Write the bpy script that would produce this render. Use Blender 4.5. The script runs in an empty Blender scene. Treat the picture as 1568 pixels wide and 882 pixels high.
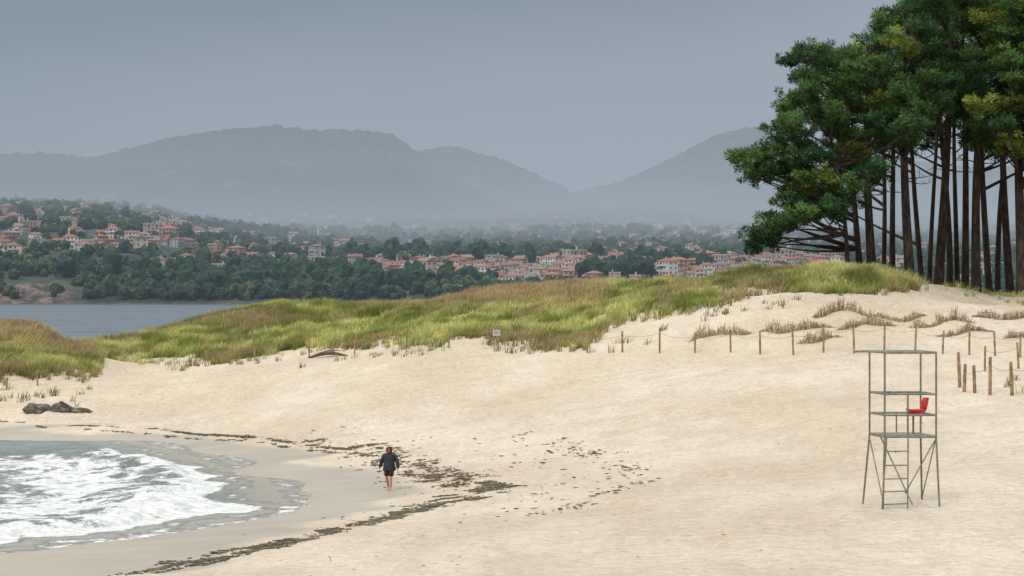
import bpy, math, random
import numpy as np
from mathutils import Vector
random.seed(7); RNG=np.random.default_rng(7)
F=3600.0; CX=784.0; CY=441.0; CH=8.0
scene=bpy.context.scene
def world(px,py,D): return ((px-CX)/F*D, D, CH+(CY-py)/F*D)

# ---------------- noise ----------------
def _h(xi,yi,s):
    n=(xi.astype(np.int64)*374761393+yi.astype(np.int64)*668265263+s*974711)&0xffffffff
    n=((n^(n>>13))*1274126177)&0xffffffff
    n=((n^(n>>16))*2246822519)&0xffffffff
    return ((n^(n>>15))&0xffffff)/float(0xffffff)
def vn(x,y,s=0):
    x=np.asarray(x,float);y=np.asarray(y,float)
    xi=np.floor(x);yi=np.floor(y);fx=x-xi;fy=y-yi
    fx=fx*fx*(3-2*fx);fy=fy*fy*(3-2*fy)
    a=_h(xi,yi,s);b=_h(xi+1,yi,s);c=_h(xi,yi+1,s);d=_h(xi+1,yi+1,s)
    return (a*(1-fx)+b*fx)*(1-fy)+(c*(1-fx)+d*fx)*fy
def fbm(x,y,s=0,o=4):
    t=0;a=.5;n=0
    for i in range(o):
        t=t+a*vn(x*2**i+i*17.3,y*2**i-i*9.1,s+i);n+=a;a*=.5
    return t/n
def sst(a,b,x):
    t=np.clip((x-a)/(b-a),0,1);return t*t*(3-2*t)

# ---------------- mesh helper ----------------
def mesh_np(name,V,Fs,mats,smooth=False,cols=None,midx=None,link=True):
    V=np.asarray(V,np.float32).reshape(-1,3)
    me=bpy.data.meshes.new(name)
    me.vertices.add(len(V)); me.vertices.foreach_set("co",V.ravel())
    Fs=[np.asarray(f,np.int32) for f in Fs if len(f)]
    tot=sum(f.size for f in Fs); npoly=sum(len(f) for f in Fs)
    me.loops.add(tot); me.loops.foreach_set("vertex_index",np.concatenate([f.ravel() for f in Fs]))
    starts=[];o=0
    for f in Fs:
        starts.append(o+np.arange(len(f))*f.shape[1]); o+=f.size
    me.polygons.add(npoly); me.polygons.foreach_set("loop_start",np.concatenate(starts).astype(np.int32))
    if midx is not None: me.polygons.foreach_set("material_index",np.asarray(midx,np.int32))
    me.polygons.foreach_set("use_smooth",np.full(npoly,smooth))
    me.update(calc_edges=True)
    if cols is not None:
        for k,c in cols.items():
            c=np.asarray(c,np.float32)
            if c.shape[1]==3: c=np.concatenate([c,np.ones((len(c),1),np.float32)],1)
            at=me.color_attributes.new(k,'FLOAT_COLOR','POINT'); at.data.foreach_set("color",c.ravel())
    for m in mats: me.materials.append(m)
    if not link: return me
    ob=bpy.data.objects.new(name,me); scene.collection.objects.link(ob); return ob
def grid_faces(nx,ny):
    i=np.arange(nx-1)[None,:]+np.arange(ny-1)[:,None]*nx
    i=i.ravel(); return np.stack([i,i+1,i+1+nx,i+nx],1)
class MB:
    """mesh accumulator"""
    def __init__(s): s.V=[];s.Q=[];s.T=[];s.qm=[];s.tm=[];s.n=0;s.C=[]
    def add(s,V,Q=None,T=None,m=0,col=None):
        V=np.asarray(V,float).reshape(-1,3)
        if Q is not None and len(Q): s.Q.append(np.asarray(Q)+s.n);s.qm+= [m]*len(Q)
        if T is not None and len(T): s.T.append(np.asarray(T)+s.n);s.tm+= [m]*len(T)
        s.V.append(V);s.n+=len(V)
        if col is None: col=(1,1,1)
        col=np.asarray(col,float)
        s.C.append(np.broadcast_to(col,(len(V),3)))
    def tube(s,P,R,sides=8,m=0,cap=True,col=None):
        P=np.asarray(P,float);n=len(P);R=np.broadcast_to(np.asarray(R,float),(n,))
        T=np.gradient(P,axis=0);T/=np.linalg.norm(T,axis=1)[:,None]+1e-9
        up=np.array([0,0,1.]) if abs(T[0][2])<.8 else np.array([1.,0,0])
        A=np.cross(T,up);A/=np.linalg.norm(A,axis=1)[:,None]+1e-9
        B=np.cross(T,A)
        th=np.arange(sides)/sides*2*np.pi
        V=P[:,None]+R[:,None,None]*(A[:,None]*np.cos(th)[None,:,None]+B[:,None]*np.sin(th)[None,:,None])
        V=V.reshape(-1,3);Q=[]
        for i in range(n-1):
            for j in range(sides):
                k=(j+1)%sides;Q.append([i*sides+j,i*sides+k,(i+1)*sides+k,(i+1)*sides+j])
        Tt=None
        if cap:
            V=np.vstack([V,P[0],P[-1]]);a=n*sides;b=a+1;Tt=[]
            for j in range(sides):
                k=(j+1)%sides;Tt.append([a,k,j]);Tt.append([b,(n-1)*sides+j,(n-1)*sides+k])
        s.add(V,Q,Tt,m,col)
    def box(s,c,d,m=0,rz=0,col=None):
        x,y,z=[v/2 for v in d]
        V=np.array([[-x,-y,-z],[x,-y,-z],[x,y,-z],[-x,y,-z],[-x,-y,z],[x,-y,z],[x,y,z],[-x,y,z]])
        ca,sa=math.cos(rz),math.sin(rz)
        V=np.stack([V[:,0]*ca-V[:,1]*sa,V[:,0]*sa+V[:,1]*ca,V[:,2]],1)+np.array(c)
        s.add(V,[[0,3,2,1],[4,5,6,7],[0,1,5,4],[1,2,6,5],[2,3,7,6],[3,0,4,7]],None,m,col)
    def build(s,name,mats,smooth=False,link=True):
        Fs=[];mi=[]
        if s.Q: Fs.append(np.concatenate(s.Q));mi+=s.qm
        if s.T: Fs.append(np.concatenate(s.T));mi+=s.tm
        return mesh_np(name,np.concatenate(s.V),Fs,mats,smooth,{"Col":np.concatenate(s.C)},mi,link)

# ---------------- materials ----------------
def newmat(name):
    m=bpy.data.materials.new(name);m.use_nodes=True;nt=m.node_tree
    b=nt.nodes["Principled BSDF"];return m,nt,b
def N(nt,t,**k):
    n=nt.nodes.new(t)
    for a,v in k.items():
        if a in n.inputs: n.inputs[a].default_value=v
        else: setattr(n,a,v)
    return n
def L(nt,a,b): nt.links.new(a,b)
def mixc(nt,fac,a,b,mode='MIX'):
    n=nt.nodes.new('ShaderNodeMix');n.data_type='RGBA';n.blend_type=mode
    for sock,v in ((n.inputs[0],fac),(n.inputs[6],a),(n.inputs[7],b)):
        if hasattr(v,'links') or hasattr(v,'is_linked'): nt.links.new(v,sock)
        else: sock.default_value=(v if not isinstance(v,tuple) else (tuple(v)+(1,))[:4])
    return n.outputs[2]
def math_(nt,op,a,b=None,clamp=False):
    n=nt.nodes.new('ShaderNodeMath');n.operation=op;n.use_clamp=clamp
    for i,v in enumerate((a,b)):
        if v is None: continue
        if hasattr(v,'is_linked'): nt.links.new(v,n.inputs[i])
        else: n.inputs[i].default_value=v
    return n.outputs[0]
def maprange(nt,v,a,b,c=0,d=1,smooth=True):
    n=nt.nodes.new('ShaderNodeMapRange')
    if smooth:n.interpolation_type='SMOOTHSTEP'
    nt.links.new(v,n.inputs[0])
    for i,x in enumerate((a,b,c,d)): n.inputs[i+1].default_value=x
    return n.outputs[0]
def noise(nt,scale,detail=4,rough=.55,vec=None,stretch=None):
    n=N(nt,'ShaderNodeTexNoise');n.inputs['Scale'].default_value=scale;n.inputs['Detail'].default_value=detail;n.inputs['Roughness'].default_value=rough
    if vec is None: vec=nt.nodes.new('ShaderNodeNewGeometry').outputs['Position']
    if stretch:
        mp=nt.nodes.new('ShaderNodeMapping');mp.inputs['Scale'].default_value=stretch;nt.links.new(vec,mp.inputs[0]);vec=mp.outputs[0]
    nt.links.new(vec,n.inputs['Vector']);return n.outputs[0]
def simple(name,col,rough=.7,var=.25,scale=3,metal=0):
    m,nt,b=newmat(name)
    oc=nt.nodes.new('ShaderNodeTexCoord').outputs['Object']
    f=noise(nt,scale,3,.6,vec=oc)
    f=maprange(nt,f,.3,.7)
    c=mixc(nt,f,tuple(x*(1-var) for x in col),tuple(min(1,x*(1+var)) for x in col))
    L(nt,c,b.inputs['Base Color']);b.inputs['Roughness'].default_value=rough;b.inputs['Metallic'].default_value=metal
    return m
def vcol(name,rough=.7,mulnoise=None,transl=0):
    m,nt,b=newmat(name)
    a=nt.nodes.new('ShaderNodeAttribute');a.attribute_name='Col'
    c=a.outputs['Color']
    if mulnoise:
        f=maprange(nt,noise(nt,mulnoise,3,.65),.35,.65,.5,1.4)
        c=mixc(nt,1.0,c,f,'MULTIPLY')
    if transl:
        d=nt.nodes.new('ShaderNodeBsdfDiffuse');L(nt,c,d.inputs['Color'])
        t=nt.nodes.new('ShaderNodeBsdfTranslucent');L(nt,c,t.inputs['Color'])
        mx=nt.nodes.new('ShaderNodeMixShader');mx.inputs[0].default_value=transl
        L(nt,d.outputs[0],mx.inputs[1]);L(nt,t.outputs[0],mx.inputs[2])
        L(nt,mx.outputs[0],nt.nodes['Material Output'].inputs[0]);nt.nodes.remove(b)
    else:
        L(nt,c,b.inputs['Base Color']);b.inputs['Roughness'].default_value=rough
        b.inputs['Specular IOR Level'].default_value=.2
    return m

# ---------------- near terrain ----------------
cps=[]
def cp(px,py,D): X,Y,Z=world(px,py,D);cps.append((X,Y,Z))
def cz(px,py,z): D=(CH-z)*F/(py-CY);cps.append(((px-CX)/F*D,D,z))
shore=[(0,655),(110,660),(230,675),(310,693),(380,715),(440,733),(475,750),(480,766),(465,782),(390,798),(300,812),(150,832),(0,850)]
shoreW=[]
for p in shore:
    cz(*p,0.0);shoreW.append(cps[-1][:2])
shoreW=[(-70,152),(-45,142)]+shoreW+[(-20,62),(-27,50),(-36,35),(-52,12),(-90,-20)]
for p in [(-70,152,0),(-45,142,0),(-20,62,0),(-27,50,0),(-36,35,0),(-52,12,0),(-90,-20,0),(-14,64,.12),(-17,60,.2)]: cps.append(p)
wrack=[(-60,643),(0,646),(120,652),(250,659),(370,669),(450,680),(540,690),(620,708),(700,733),(765,748),(730,766),(670,778),(600,795),(500,817),(400,843),(200,880)]
for i,p in enumerate(wrack): cz(*p,.36 if i not in(8,9,10) else .5)
for p in [(620,728),(640,745),(600,765),(540,788),(440,708)]: cz(*p,.25)
for p in [(200,882,65),(500,882,60),(784,882,57.5),(1100,882,54),(1568,882,51),(980,730,85),(1380,770,65.6),(1568,770,64),
 (1100,680,95),(1400,680,82),(1568,680,79),(784,640,112),(500,640,122),(200,632,137),(400,600,140),(784,600,125),(1100,600,112),(1400,600,98),(1540,605,94),
 (1100,542,125),(1300,542,120),(900,542,133),(700,537,142),(545,545,150),(400,552,158),(240,548,170),(1430,545,118),(1568,545,116),(1700,545,114),
 (400,538,166),(620,524,152),(880,526,141),(1060,488,138),(1180,458,141),(1380,446,144),(1300,500,130),(1500,500,129),(1450,462,150),(1568,470,147),
 (150,530,180),(250,512,190),(330,492,194),(450,474,195),(560,475,190),(640,476,185),(720,461,178),(800,452,172),(870,448,168),(950,452,162),(1060,449,158),
 (1120,431,155),(1200,427,153),(1290,418,152),(1360,417,151),(1412,436,156),(1450,448,163),(1568,460,172),(1750,455,172),
 (0,590,147),(170,573,152),(0,505,162),(60,507,164),(108,537,166),(150,550,168),(-200,500,162),(-200,600,146),(60,626,137),(200,575,155),(-120,500,162)]: cp(*p)
for p in [(-35,100,-1.2),(-25,85,-.8),(-50,60,-2),(-60,110,-1.6),(-15,92,-.25),(-20,105,-.5),(-80,80,-3),(-60,30,-2.5),
 (0,0,6),(-20,0,3.6),(25,0,6.2),(0,20,3.8),(25,25,4),(-10,42,1.2),(10,42,1.9),(30,45,2.8),(50,70,4),(60,110,5.8),(60,0,7),
 (-40,195,-1.5),(-35,225,-3),(-20,232,-2.5),(-5,225,-1),(10,215,1.5),(25,220,5),(45,230,6),(70,200,7.2),(70,170,7.2),(40,195,7.3),(30,185,7.6),
 (95,140,7),(95,230,5),(60,262,-1),(20,262,-3),(-20,275,-4),(-70,200,-3),(-90,240,-4)]: cps.append(p)
CP=np.array(cps,float)
def tps_fit(P,z,lam=.3):
    n=len(P);d=np.linalg.norm(P[:,None]-P[None],axis=2)
    K=np.where(d>0,d*d*np.log(d+1e-9),0)+lam*np.eye(n)
    Pm=np.hstack([np.ones((n,1)),P])
    A=np.zeros((n+3,n+3));A[:n,:n]=K;A[:n,n:]=Pm;A[n:,:n]=Pm.T
    return np.linalg.solve(A,np.concatenate([z,np.zeros(3)]))
TW=tps_fit(CP[:,:2],CP[:,2])
def ground(x,y,detail=True):
    x=np.atleast_1d(np.asarray(x,float)).ravel();y=np.atleast_1d(np.asarray(y,float)).ravel()
    out=np.empty(len(x))
    for s in range(0,len(x),40000):
        xx=x[s:s+40000];yy=y[s:s+40000]
        d2=(xx[:,None]-CP[None,:,0])**2+(yy[:,None]-CP[None,:,1])**2
        out[s:s+40000]=(.5*d2*np.log(d2+1e-9))@TW[:-3]+TW[-3]+TW[-2]*xx+TW[-1]*yy
    out=np.clip(out,-4,11)
    e=np.maximum(sst(90,140,np.abs(x-10)),sst(255,300,y))
    out=out*(1-e)-3*e
    if detail:
        k=sst(.4,2.0,out)
        out=out+k*(fbm(x/9,y/9,3,3)-.5)*.5+k*(fbm(x/1.8,y/1.8,5,3)-.5)*.2+(fbm(x/3,y/3,9,2)-.5)*.04
        dn=sst(4.6,6.2,out)*sst(125,140,y)
        out=out+dn*(fbm(x/5,y/5,13,3)-.5)*1.2
    return out
def gz(x,y): return float(ground([x],[y])[0])
_Ds=np.arange(44,240,.4)
def hit(px,py):
    X=(px-CX)/F*_Ds;zr=CH+(CY-py)/F*_Ds
    g=ground(X,_Ds);b=np.where(g>=zr)[0]
    i=b[0] if len(b) else 200
    return X[i],_Ds[i],g[i]
Dfx=[-300,0,100,150,160,300,400,520,620,700,880,960,1060,1130,1180,1250,1380,1430,1800]
Dfy=[147,147,149,152,171,166,164,159,151,148,140,144,141,144,148,150,148,156,165]
Dcx=[-300,0,110,150,250,330,450,560,640,720,800,870,950,1060,1120,1200,1360,1450,1568,1800]
Dcy=[165,165,167,180,190,194,195,190,185,178,172,168,162,158,155,153,151,163,172,172]
def veg(x,y):
    px=CX+x/y*F
    df=np.interp(px,Dfx,Dfy);dc=np.interp(px,Dcx,Dcy)
    n=fbm(x/4,y/4,21,3)
    front=sst(-3,5,y-df+(n-.5)*12)
    back=1-sst(12,20,y-dc)
    v=front*back*sst(.25,.45,n+.1)
    right=1-sst(1395,1430,px)
    v=v*right
    v=v*(.6+.4*sst(.35,.6,fbm(x/1.4,y/1.4,31,3)))
    cr_=1-sst(-7,-2,y-dc)
    v=v*(1-.9*cr_*sst(.46,.58,fbm(x/2.5,y/4,33,3))*sst(1000,1080,px))
    v=v*(1-.8*sst(.48,.58,fbm(x/2.6,y/4,35,3))*sst(400,430,px)*(1-sst(600,640,px))*(1-sst(182,188,y)))
    v=v*(1-.7*sst(.52,.62,fbm(x/2.2,y/5,37,3))*sst(600,650,px)*(1-sst(152,162,y)))
    band=sst(1060,1110,px)*(1-sst(1385,1415,px))*sst(-9,-4,y-dc+(n-.5)*9)*(1-sst(8,13,y-dc))*(.55+.45*sst(.35,.5,fbm(x/1.6,y/2,39,2)))
    v=np.maximum(v,band*.95)
    g=ground(x,y,False)
    return v*sst(1.6,2.4,g)

def axis(segs):
    out=[]
    for a,b,s in segs: out.append(np.arange(a,b,s))
    out.append([segs[-1][1]]);return np.concatenate(out)
xs=axis([(-150,-62,3),(-62,62,.4),(62,160,2.5)]);ys=axis([(-60,44,2),(44,205,.4),(205,310,2.5)])
X,Y=np.meshgrid(xs,ys);Z=ground(X,Y)
x=X.ravel();y=Y.ravel()
ysafe=np.maximum(y,20)
vg=veg(x,ysafe)*(y>100)
wet=1-sst(.2,.33,Z+(fbm(x/2.5,y/2.5,41,3)-.5)*.16)
px=CX+x/ysafe*F
litter=sst(1400,1450,px)*sst(150,160,y)
tmask=np.stack([wet,vg,litter],1)
Z=Z+(1-wet)*sst(50,80,210-y)*((vn(x/1.05,y/1.05,301)-.5)*.08+(vn(x/.8,y/.8,303)-.5)*.06)
m,nt,b=newmat('sand')
at=nt.nodes.new('ShaderNodeAttribute');at.attribute_name='Mask'
sep=nt.nodes.new('ShaderNodeSeparateColor');L(nt,at.outputs['Color'],sep.inputs[0])
big=maprange(nt,noise(nt,.12,4,.6,stretch=(1,.5,1)),.35,.65)
c=mixc(nt,big,(.68,.565,.435),(.80,.70,.565))
tracks=maprange(nt,noise(nt,.35,5,.7,stretch=(.25,1.6,1)),.5,.62)
c=mixc(nt,math_(nt,'MULTIPLY',tracks,.25),c,(.56,.45,.33))
mid=maprange(nt,noise(nt,.8,6,.78,stretch=(1,.35,1)),.44,.64)
c=mixc(nt,math_(nt,'MULTIPLY',mid,.38),c,(.57,.465,.345))
grain=maprange(nt,noise(nt,4,4,.85),.32,.68,.80,1.12,False)
c=mixc(nt,1.0,c,grain,'MULTIPLY')
speck=maprange(nt,noise(nt,2.6,5,.9),.655,.695)
c=mixc(nt,math_(nt,'MULTIPLY',speck,.6),c,(.22,.165,.12))
wcol=mixc(nt,big,(.31,.28,.225),(.37,.335,.27))
wcol=mixc(nt,math_(nt,'MULTIPLY',maprange(nt,noise(nt,.7,5,.7,stretch=(.4,1,1)),.4,.65),.4),wcol,(.43,.365,.28))
c=mixc(nt,sep.outputs[0],c,wcol)
vc=mixc(nt,maprange(nt,noise(nt,.9,5,.7),.35,.65),(.17,.17,.05),(.44,.41,.2))
c=mixc(nt,math_(nt,'MULTIPLY',sep.outputs[1],.75),c,vc)
lc=mixc(nt,maprange(nt,noise(nt,.8,5,.7),.4,.6),(.16,.11,.06),(.42,.33,.2))
c=mixc(nt,math_(nt,'MULTIPLY',sep.outputs[2],.8),c,lc)
L(nt,c,b.inputs['Base Color'])
L(nt,maprange(nt,sep.outputs[0],0,1,.95,.42,False),b.inputs['Roughness'])
b.inputs['Specular IOR Level'].default_value=.25
vo=N(nt,'ShaderNodeTexVoronoi');vo.feature='SMOOTH_F1';vo.inputs['Scale'].default_value=2.1
wob=nt.nodes.new('ShaderNodeNewGeometry').outputs['Position'];L(nt,wob,vo.inputs['Vector'])
pr=maprange(nt,vo.outputs['Distance'],.05,.45)
h=math_(nt,'ADD',math_(nt,'MULTIPLY',pr,.6),math_(nt,'MULTIPLY',noise(nt,2.6,6,.75),1.4))
dry=math_(nt,'SUBTRACT',1.0,sep.outputs[0])
bp=nt.nodes.new('ShaderNodeBump');bp.inputs['Distance'].default_value=.28
L(nt,math_(nt,'MULTIPLY',dry,.8),bp.inputs['Strength']);L(nt,h,bp.inputs['Height']);L(nt,bp.outputs[0],b.inputs['Normal'])
beach=mesh_np('beach_ground',np.stack([x,y,Z],1),[grid_faces(len(xs),len(ys))],[m],True,{'Mask':tmask})

# ---------------- sea ----------------
def segdist(px_,py_,poly):
    best=np.full(len(px_),1e9)
    for (ax,ay),(bx,by) in zip(poly[:-1],poly[1:]):
        dx,dy=bx-ax,by-ay;t=np.clip(((px_-ax)*dx+(py_-ay)*dy)/(dx*dx+dy*dy),0,1)
        best=np.minimum(best,np.hypot(px_-ax-t*dx,py_-ay-t*dy))
    return best
xs=axis([(-9000,-1000,500),(-1000,-75,25),(-75,-4,.3),(-4,100,8),(100,1000,60),(1000,9000,500)])
ys=axis([(-600,40,20),(40,155,.3),(155,1200,8),(1200,9500,400)])
X,Y=np.meshgrid(xs,ys);x=X.ravel();y=Y.ravel()
near=(x>-80)&(x<0)&(y>35)&(y<160)
d=np.full(len(x),200.0);d[near]=segdist(x[near],y[near],shoreW)
gn=np.full(len(x),-4.0);gn[near]=ground(x[near],y[near])
land=gn>.0
wob=(fbm(x/5,y/5,51,3)-.5)
dd=d+wob*5
ampy=1-sst(106,119,y)
z=np.zeros(len(x))
def ridge(dd,c,wf,wb): return np.where(dd<c,np.exp(-((dd-c)/wf)**2),np.exp(-((dd-c)/wb)**2))
z+=near*(.42*ridge(dd,4.6,.7,2.6)*(.35+.65*ampy)+.35*ridge(dd,15,1.8,4)*(.4+.6*ampy)+.25*ridge(dd,27,3,5))
z+=near*(fbm(x/1.2,y/1.2,55,4)-.5)*.22*sst(1.5,5,d)+near*(fbm(x/4,y/3,57,3)-.5)*.25*sst(3,8,d)
z=z*sst(1.2,4,d)*sst(66,70,y)*(1-sst(-.25,-.1,gn))
z=np.where(land,-.03-np.minimum(d*.08,.5),z)
foam=(np.maximum(ridge(dd,3.2,.5,3.8)*1.0,.85*ridge(dd,8.0,2.5,4.5))*(.15+.85*ampy)+.6*ridge(dd,16,1.5,3.5)*(.5+.5*ampy)+.5*ridge(dd,27,2,3)
      +.6*np.exp(-((d+wob*1.5-.4)/.5)**2)+.55*np.exp(-((d+wob*5-1.8)/.4)**2))
foam=np.clip(foam,0,1)*near*(~land|(d<.5))
shal=np.where(near,1-sst(.3,5.0,d),0)
m,nt,b=newmat('sea_water')
at=nt.nodes.new('ShaderNodeAttribute');at.attribute_name='Mask'
sep=nt.nodes.new('ShaderNodeSeparateColor');L(nt,at.outputs['Color'],sep.inputs[0])
deep=mixc(nt,maprange(nt,noise(nt,.05,5,.6),.3,.7),(.055,.08,.11),(.105,.14,.17))
c=mixc(nt,sep.outputs[2],deep,mixc(nt,maprange(nt,noise(nt,.35,4,.6),.3,.7),(.12,.17,.16),(.21,.25,.23)))
c=mixc(nt,sep.outputs[1],c,(.33,.305,.25))
fn=math_(nt,'ADD',math_(nt,'MULTIPLY',noise(nt,.9,8,.75,stretch=(1,.8,1)),.8),math_(nt,'MULTIPLY',noise(nt,6,5,.75),.2))
ff=maprange(nt,math_(nt,'ADD',fn,math_(nt,'MULTIPLY',sep.outputs[0],.30)),.60,.72)
fcol=mixc(nt,maprange(nt,noise(nt,2.2,6,.75),.35,.65),(.5,.54,.54),(.8,.81,.8))
c=mixc(nt,ff,c,fcol)
L(nt,c,b.inputs['Base Color']);L(nt,maprange(nt,ff,0,1,.25,.85,False),b.inputs['Roughness'])
b.inputs['IOR'].default_value=1.33
bp=nt.nodes.new('ShaderNodeBump');bp.inputs['Distance'].default_value=.6;bp.inputs['Strength'].default_value=.9
L(nt,math_(nt,'ADD',math_(nt,'ADD',noise(nt,.45,7,.65,stretch=(1,1.6,1)),math_(nt,'MULTIPLY',noise(nt,.06,4,.6,stretch=(1,1.8,1)),2.5)),math_(nt,'MULTIPLY',ff,.25)),bp.inputs['Height']);L(nt,bp.outputs[0],b.inputs['Normal'])
gm=near*1.0*(1-sst(60,80,-x))*(1-sst(135,155,y))
sea=mesh_np('sea',np.stack([x,y,z],1),[grid_faces(len(xs),len(ys))],[m],True,{'Mask':np.stack([foam,shal,gm],1)})

# ---------------- far coast + hills ----------------
cols=[-1500,-400,0,100,200,300,400,500,650,800,1000,1200,1568,2600]
rows=[(1200,[455,440,440,435,445,454,454,450,447,447,447,447,450,450]),
(1300,[430,410,408,402,405,422,432,431,427,427,427,427,430,430]),
(1500,[400,370,372,368,378,398,410,408,405,405,403,403,408,410]),
(1900,[360,330,328,332,340,356,378,386,388,387,386,386,390,393]),
(2400,[350,322,315,318,326,344,362,368,370,368,366,366,374,378]),
(3000,[345,325,308,312,322,334,342,345,344,342,340,344,353,357]),
(4000,[345,325,300,302,312,322,330,333,330,328,328,334,343,345])]
def pz(y_,D): return CH+(CY-np.asarray(y_,float))/F*D
tabD=[1120,1150,1168]+[r[0] for r in rows]+[7000]
tab=[np.full(len(cols),-4.),np.full(len(cols),-.5),np.full(len(cols),5.)]+[pz(r[1],r[0]) for r in rows]+[np.full(len(cols),60.)]
tab=np.array(tab);tabD=np.array(tabD,float);colsA=np.array(cols,float)
ridges=[(4300,1000,[-1500,-500,-100,0,60,120,180,260,330,390,450,520,600,625,660,720,800,900],[300,262,250,247,245,249,235,216,203,196,198,201,207,226,252,285,330,390]),
(5000,900,[500,600,640,690,730,800,860,885,950,1100],[262,240,236,230,238,262,288,300,330,380]),
(5400,1000,[780,880,950,1010,1060,1110,1160,1210,1300,1500,1800,2600],[340,296,280,256,229,209,203,212,240,262,250,270])]
def farz(px_,D):
    rowv=np.stack([np.interp(px_,colsA,t) for t in tab],0)
    i=np.clip(np.searchsorted(tabD,D)-1,0,len(tabD)-2)
    t=np.clip((D-tabD[i])/(tabD[i+1]-tabD[i]),0,1)
    idx=np.arange(len(px_))
    z=rowv[i,idx]*(1-t)+rowv[i+1,idx]*t
    for Dk,w,cx,cy in ridges:
        zc=pz(np.interp(px_,cx,cy),Dk)
        z=np.maximum(z,zc*np.exp(-((D-Dk)/w)**2))
    X=(px_-CX)/F*D
    k=sst(1160,1300,D)
    z=z+k*(fbm(X/60,D/60,61,3)-.5)*7
    k2=sst(2300,3500,D)
    z=z+k2*((fbm(X/220,D/220,63,4)-.5)*34+(fbm(X/16,D/30,67,3)-.5)*16)
    cl=(1-sst(60,160,px_))*(1-sst(1170,1260,D))
    z=z+cl*(fbm(X/9,D/9,69,3)-.4)*9*sst(1140,1165,D)
    return z
pxs=axis([(-1800,-300,12),(-300,1800,3.0),(1800,3400,12)])
Dsx=axis([(1120,1320,5),(1320,2500,12),(2500,6400,26),(6400,7000,100)])
PX,DD=np.meshgrid(pxs,Dsx);p=PX.ravel();dv=DD.ravel()
z=farz(p,dv);x=(p-CX)/F*dv
rock=(1-sst(70,150,p))*(1-sst(1170,1225,dv+(fbm(x/12,dv/12,71,3)-.5)*60))+.8*(1-sst(1148,1156,dv))
m,nt,b=newmat('far_land')
at=nt.nodes.new('ShaderNodeAttribute');at.attribute_name='Mask'
sep=nt.nodes.new('ShaderNodeSeparateColor');L(nt,at.outputs['Color'],sep.inputs[0])
c=mixc(nt,maprange(nt,noise(nt,.02,5,.65),.4,.6),(.014,.03,.022),(.042,.06,.032))
c=mixc(nt,maprange(nt,noise(nt,.012,3,.6),.58,.7),c,(.09,.095,.05))
rk=mixc(nt,maprange(nt,noise(nt,.15,5,.75),.42,.6),(.035,.03,.026),(.2,.145,.115))
c=mixc(nt,sep.outputs[0],c,rk);L(nt,c,b.inputs['Base Color']);b.inputs['Roughness'].default_value=.9
bp=nt.nodes.new('ShaderNodeBump');bp.inputs['Distance'].default_value=6;L(nt,noise(nt,.09,5,.7),bp.inputs['Height']);L(nt,bp.outputs[0],b.inputs['Normal'])
far=mesh_np('hills',np.stack([x,dv,z],1),[grid_faces(len(pxs),len(Dsx))],[m],True,{'Mask':np.stack([rock,rock,rock],1)})

# ---------------- houses ----------------
wallcols=[(.66,.64,.6),(.6,.54,.45),(.5,.4,.27),(.62,.61,.6),(.42,.33,.27),(.42,.23,.17),(.54,.46,.38),(.38,.37,.36)]
wmats=[simple('house_wall_%d'%i,c,.85,.12,.6) for i,c in enumerate(wallcols)]
rmats=[simple('roof_tile_%d'%i,c,.85,.3,1.2) for i,c in enumerate([(.31,.105,.06),(.32,.14,.09),(.23,.095,.07),(.23,.165,.13)])]
winm=simple('window_glass',(.05,.06,.08),.3,.3,1)
trim=simple('house_trim',(.5,.48,.46),.8,.1,1)
def roof(mb,x0,x1,y0,y1,z,h,hip,o=.5):
    x0-=o;x1+=o;y0-=o;y1+=o;cy=(y0+y1)/2;q=(y1-y0)/2*(1 if hip else 0)
    V=[(x0,y0,z),(x1,y0,z),(x1,y1,z),(x0,y1,z),(x0+q,cy,z+h),(x1-q,cy,z+h)]
    mb.add(V,[[0,1,5,4],[2,3,4,5],[0,3,2,1]],[[1,2,5],[3,0,4]],1)
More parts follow.
